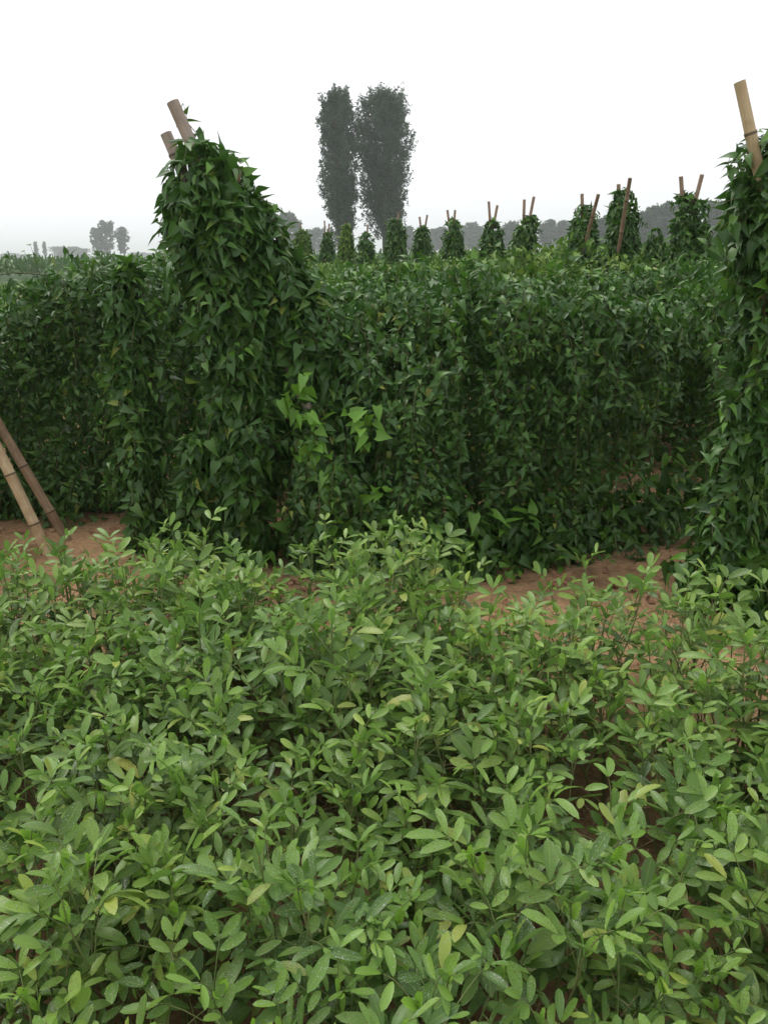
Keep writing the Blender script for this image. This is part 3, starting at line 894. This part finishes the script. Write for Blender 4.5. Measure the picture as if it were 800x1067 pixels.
# ================================================================== TREES
def tree_mesh(seed, H, halfw, trunk_h, leaf, n, taper=.55, fine=False):
    """limbs rising from a trunk, leaf sprays spread along every limb"""
    rg = np.random.default_rng(seed)
    tr = Tubes(); lv = Leaves()
    tr.add([(0, 0, 0), (rg.normal() * .1, 0, H * .35), (rg.normal() * .2, 0, H * .7), (rg.normal() * .15, 0, H * .95)], [H * .016, H * .012, H * .006, H * .002], 8)
    nl = 120 if fine else 46
    limbs = []
    for i in range(nl):
        f = i / nl
        z0 = trunk_h + (H * .93 - trunk_h) * f ** 1.05
        az = rg.random() * 6.28
        shape = math.sin(math.pi * min(1, (f * .74 + .24))) ** taper
        if fine: shape = (1 - .8 * max(0, (f - .55) / .45) ** 2.0) * (.68 + .32 * min(1, f / .3))
        ln = halfw * shape * (rg.uniform(.82, 1.04) if fine else rg.uniform(.75, 1.12))
        rise = ln * rg.uniform(.9, 2.1)
        p0 = np.array([0, 0, z0]); p2 = np.array([math.cos(az) * ln, math.sin(az) * ln, min(z0 + rise, H * (1.0 - .10 * (ln / halfw) ** 2) * rg.uniform(.96, 1.01))])
        p1 = (p0 + p2) / 2 + np.array([math.cos(az), math.sin(az), 0]) * ln * .12
        tr.add([p0, p1, p2], [H * .004, H * .0025, H * .001], 4)
        limbs.append((p0, p1, p2))
    for (p0, p1, p2) in limbs:
        m = int(n / nl)
        t = rg.uniform(.12, 1.05, m)[:, None]
        c = (1 - t) ** 2 * p0 + 2 * t * (1 - t) * p1 + t ** 2 * p2
        # sprays: leaves gathered round twig points
        nt_ = max(4, m // 22); pick = rg.integers(0, nt_, m)
        t = rg.uniform(.15, 1.08, nt_)[pick][:, None]
        c = (1 - t) ** 2 * p0 + 2 * t * (1 - t) * p1 + t ** 2 * p2
        tw = rg.normal(size=(nt_, 3)) * np.array([.12, .12, .16]) * halfw
        td = rg.normal(size=(nt_, 3)) + np.array([0, 0, 1.1]) + (p2 - p0) / max(np.linalg.norm(p2 - p0), .1) * .8; td = nrm(td)
        c = c + tw[pick] + td[pick] * rg.uniform(-.12, .22, (m, 1)) * halfw + rg.normal(size=(m, 3)) * halfw * .035
        A = rg.normal(size=(m, 3)) + np.array([0, 0, .25]); Nn = rg.normal(size=(m, 3)) + np.array([0, 0, .6])
        s = leaf * rg.uniform(.6, 1.3, m)
        lv.add_many(c, A, Nn, s, s * .6, rg.uniform(0, .4, m), rg.uniform(0, .2, m))
    return tr.mesh('trunk', M['bark']), lv.mesh('crown', peanut_template, M['poplar'])


def put_tree(name, meshes, loc, label, group=None, s=1.0, rz=0.0, sx=1.0):
    o = empty(name, loc, label, 'tree', group, rz); o.scale = (s * sx, s * sx, s)
    link('trunk', meshes[0], o); link('crown', meshes[1], o)
    return o


def z_at(px, py, y): return at(px, py, y).z


DP = 86.0
H1, H2 = z_at(356, 90, DP), z_at(400, 88, DP)
pw = DP / FPX
t1 = tree_mesh(5, H1, 19 * pw, H1 * .15, .18, 46000, taper=.40, fine=True)
t2 = tree_mesh(9, H2, 26 * pw, H2 * .14, .18, 56000, taper=.40, fine=True)
a = at(355, 262, DP); put_tree('poplar_tree', t1, (a.x, DP, 0), 'left one of the two tall dark poplars standing together in the distance', 'the pair of tall poplars')
a = at(401, 262, DP + 3); put_tree('poplar_tree', t2, (a.x, DP + 3, 0), 'right one of the two tall poplars, the broader crown with gaps', 'the pair of tall poplars')

FT = [tree_mesh(20 + k, 14, hw_, 2.2, .75, 2200, taper=tp) for k, (hw_, tp) in enumerate(((2.6, .4), (3.4, .55), (1.9, .35)))]


def far_tree(px, ty, d, v, label, group, wpx=None):
    a = at(px, 268, d); Ht = z_at(px, ty, d)
    s = Ht / 14.0
    hwm = (2.6, 3.4, 1.9)[v]
    sx = 1.0 if wpx is None else (wpx * .5 * d / FPX) / (hwm * s)
    put_tree('distant_tree', FT[v], (a.x, d, 0), label, group, s, random.random() * 6.28, sx)


G1 = 'hazy trees beyond the left fields'
far_tree(104, 238, 330, 0, 'hazy tall tree, left trunk of the clump beyond the left fields', G1, 13)
far_tree(113, 231, 330, 0, 'hazy tall tree, highest of the clump beyond the left fields', G1, 17)
far_tree(130, 237, 330, 2, 'slim hazy tree standing alone just right of the tall clump', G1, 11)
far_tree(39, 252, 380, 2, 'left one of two very thin hazy trees at the far left', G1, 4)
far_tree(48, 252, 380, 2, 'right one of two very thin hazy trees at the far left', G1, 4)
for k, px in enumerate((62, 70, 77, 86)):
    far_tree(px, 259 + (0 if k % 2 else -2), 520, k % 3, 'faint low tree in the hazy line left of the tall clump', 'faint low trees left', 14)
for k, px in enumerate((144, 152, 161, 170, 178, 186, -20, 10, 24)):
    far_tree(px, 263 + (k % 3), 700, k % 3, 'faint low tree on the hazy horizon beside the big vine and far left edge', 'faint low trees on the horizon', 18)
G2 = 'grey-blue trees behind the far spires'
for k, (px, ty) in enumerate(((300, 222), (308, 226), (324, 240), (333, 238), (349, 240))):
    far_tree(px, ty, 260 if k < 2 else 330, k % 3, 'hazy tree showing between the big vine and the poplars', G2, 15)
for k, (px, ty) in enumerate(((424, 239), (432, 240), (452, 240), (459, 239), (484, 236), (491, 233), (498, 237))):
    far_tree(px, ty + random.uniform(-3, 3), 330, (2, 0, 2)[k % 3], 'hazy tree in the gaps of the spires just right of the poplars', G2, 15)
for k, (px, ty) in enumerate(((528, 236), (534, 232), (565, 233), (571, 230), (579, 234), (585, 230), (592, 236))):
    far_tree(px, ty + random.uniform(-3, 3), 270, (2, 0, 2)[k % 3], 'hazy tree in the gaps between the middle far spires', G2, 14)
for k, (px, ty) in enumerate(((624, 226), (632, 224), (664, 220), (670, 216), (677, 214), (684, 216), (691, 211), (697, 213), (704, 210), (737, 212), (745, 209), (752, 211), (760, 207), (768, 209), (790, 206), (815, 204), (840, 207), (870, 203))):
    far_tree(px, ty + random.uniform(-4, 5), 190, (2, 0, 2, 1)[k % 4], 'grey-blue tree in the dense line behind the nearest far spires', G2, random.uniform(9, 17))

# distant strip of tall crop and a low shed at the far left
rg = np.random.default_rng(4)
cr = Leaves(); nC = 9000
px_ = np.stack([rg.uniform(-75, 45, nC), rg.uniform(60, 75, nC), np.abs(rg.normal(size=nC)) * 0 + rg.uniform(.1, 1.1, nC)], 1)
cr.add_many(px_, rg.normal(size=(nC, 3)) * .5 + np.array([0, 0, 1]), rg.normal(size=(nC, 3)), rg.uniform(.5, .9, nC), rg.uniform(.12, .25, nC), rg.uniform(0, .4, nC), rg.uniform(0, .1, nC))
tag(link('crop_strip', cr.mesh('crop_strip', peanut_template, M['yam'])), 'dark strip of low crop across the distant field at the left', 'crop', None, 'stuff')

def box_np(x0, x1, y0, y1, z0, z1):
    v = [(x, y, z) for z in (z0, z1) for y in (y0, y1) for x in (x0, x1)]
    f = [(0, 2, 3, 1), (4, 5, 7, 6), (0, 1, 5, 4), (2, 6, 7, 3), (0, 4, 6, 2), (1, 3, 7, 5)]
    return v, f


# ================================================================== SMALL LITTER ON THE SOIL
lt = Leaves(); rg = np.random.default_rng(8)
for k in range(420):
    x, y = rg.uniform(-2.8, 2.6), rg.uniform(2.4, 5.0)
    lt.add((x, y, soil_z(x, y) + .006), (rg.normal(), rg.normal(), .1), (rg.normal() * .4, rg.normal() * .4, 1), rg.uniform(.03, .08), rg.uniform(.015, .045), rg.uniform(-.3, .4), 0)
tag(link('fallen_leaves', lt.mesh('fallen_leaves', yam_template, M['dead_leaf'])), 'dry brown leaves scattered on the reddish soil', 'leaf litter', None, 'stuff')
cl_m = plain_mat('soil_clod', [(0.3, (0.34, 0.21, 0.115)), (0.7, (0.50, 0.32, 0.18))], 20, .95, .6, 60)
vs, qs, n0 = [], [], 0
for k in range(500):
    x, y = rg.uniform(-2.8, 2.8), rg.uniform(2.4, 5.0); r_ = rg.uniform(.005, .022) if rg.random() < .9 else rg.uniform(.02, .04)
    v_, f_ = box_np(-1, 1, -1, 1, -1, 1); v_ = nrm(np.array(v_, float) + rg.normal(size=(8, 3)) * .3) * r_ * rg.uniform(.7, 1.3, 3)
    vs.append(v_ + np.array([x, y, soil_z(x, y) + r_ * .2])); qs.append(np.array(f_) + n0); n0 += 8
tag(link('soil_clods', np_mesh('soil_clods', np.concatenate(vs), np.concatenate(qs), [], None, None, cl_m, True)), 'small clods of reddish soil lying on the path', 'soil clods', None, 'stuff')
# one curled reddish dead leaf cluster at the foot of the right vine
g = at(736, 640, 3.05); g0 = ground_at(736, 668)
r = empty('withered_shoot', (g0.x, g0.y, 0), 'withered reddish-brown shoot at the foot of the right vine curtain', 'dry plant')
dl = Leaves()
for k in range(9):
    dl.add((g0.x + rg.normal() * .03, g0.y + rg.normal() * .03, .12 + rg.uniform(-.04, .05)), (rg.normal(), rg.normal(), -.6), (rg.normal(), rg.normal() - .5, .8), .07, .04, .6, 0)
link('dry_leaves', shift(dl.mesh('dry_leaves', yam_template, M['dead_leaf']), (g0.x, g0.y, 0)), r)
link('stem', Tubes().add([(0, 0, 0), (.02, 0, .08), (.0, 0, .2)], .003, 4).mesh('stem', M['dry']), r)

# ================================================================== AIR
hz = bpy.data.materials.new('haze_air'); hz.use_nodes = True
nt = hz.node_tree; nt.nodes.clear()
vp = nt.nodes.new('ShaderNodeVolumePrincipled'); vp.inputs['Color'].default_value = (.96, .98, 1, 1)
vp.inputs['Density'].default_value = 0.0010; vp.inputs['Anisotropy'].default_value = 0.35
oo = nt.nodes.new('ShaderNodeOutputMaterial'); nt.links.new(vp.outputs[0], oo.inputs['Volume'])
v_, f_ = box_np(-2700, 2700, -2700, 2700, -1, 24)
tag(link('haze', np_mesh('haze', v_, f_, [], None, None, hz, False)), kind='stuff')

# ================================================================== SKY, SUN
SUN_EL, SUN_AZ = 62.0, -40.0      # azimuth clockwise from +Y: bright veil of light high over the hedges, a little left
w = bpy.data.worlds.new('World'); bpy.context.scene.world = w; w.use_nodes = True
nt = w.node_tree; N, L = nt.nodes, nt.links; N.clear()
sky = N.new('ShaderNodeTexSky'); sky.sky_type = 'NISHITA'; sky.sun_disc = False
sky.sun_elevation = R(SUN_EL); sky.sun_rotation = R(SUN_AZ); sky.air_density = 1.0; sky.dust_density = 4.0; sky.ozone_density = 1.0
hs = N.new('ShaderNodeHueSaturation'); hs.inputs['Saturation'].default_value = .10
L.new(sky.outputs[0], hs.inputs['Color'])
cloud = mixc(N, L, .72, hs.outputs[0], (8.6, 8.7, 8.9))        # even white overcast over the clear sky
bg = N.new('ShaderNodeBackground'); bg.inputs['Strength'].default_value = 0.12
L.new(cloud, bg.inputs['Color'])
ow = N.new('ShaderNodeOutputWorld'); L.new(bg.outputs[0], ow.inputs[0])

sl_ = bpy.data.lights.new('sun', 'SUN'); sl_.energy = 1.2; sl_.angle = R(25); sl_.color = (1, .97, .92)
so = bpy.data.objects.new('sun', sl_); C.objects.link(so)
az = R(SUN_AZ)
dirv = Vector((math.sin(az) * math.cos(R(SUN_EL)), math.cos(az) * math.cos(R(SUN_EL)), math.sin(R(SUN_EL))))
so.rotation_euler = dirv.to_track_quat('Z', 'Y').to_euler()

sc = bpy.context.scene
sc.view_settings.view_transform = 'Standard'; sc.view_settings.look = 'None'
sc.view_settings.exposure = 0.4; sc.view_settings.gamma = 1.0
sc.render.engine = 'CYCLES'
sc.cycles.max_bounces = 6; sc.cycles.diffuse_bounces = 3; sc.cycles.glossy_bounces = 2
sc.cycles.transmission_bounces = 3; sc.cycles.volume_bounces = 1
sc.cycles.use_denoising = True
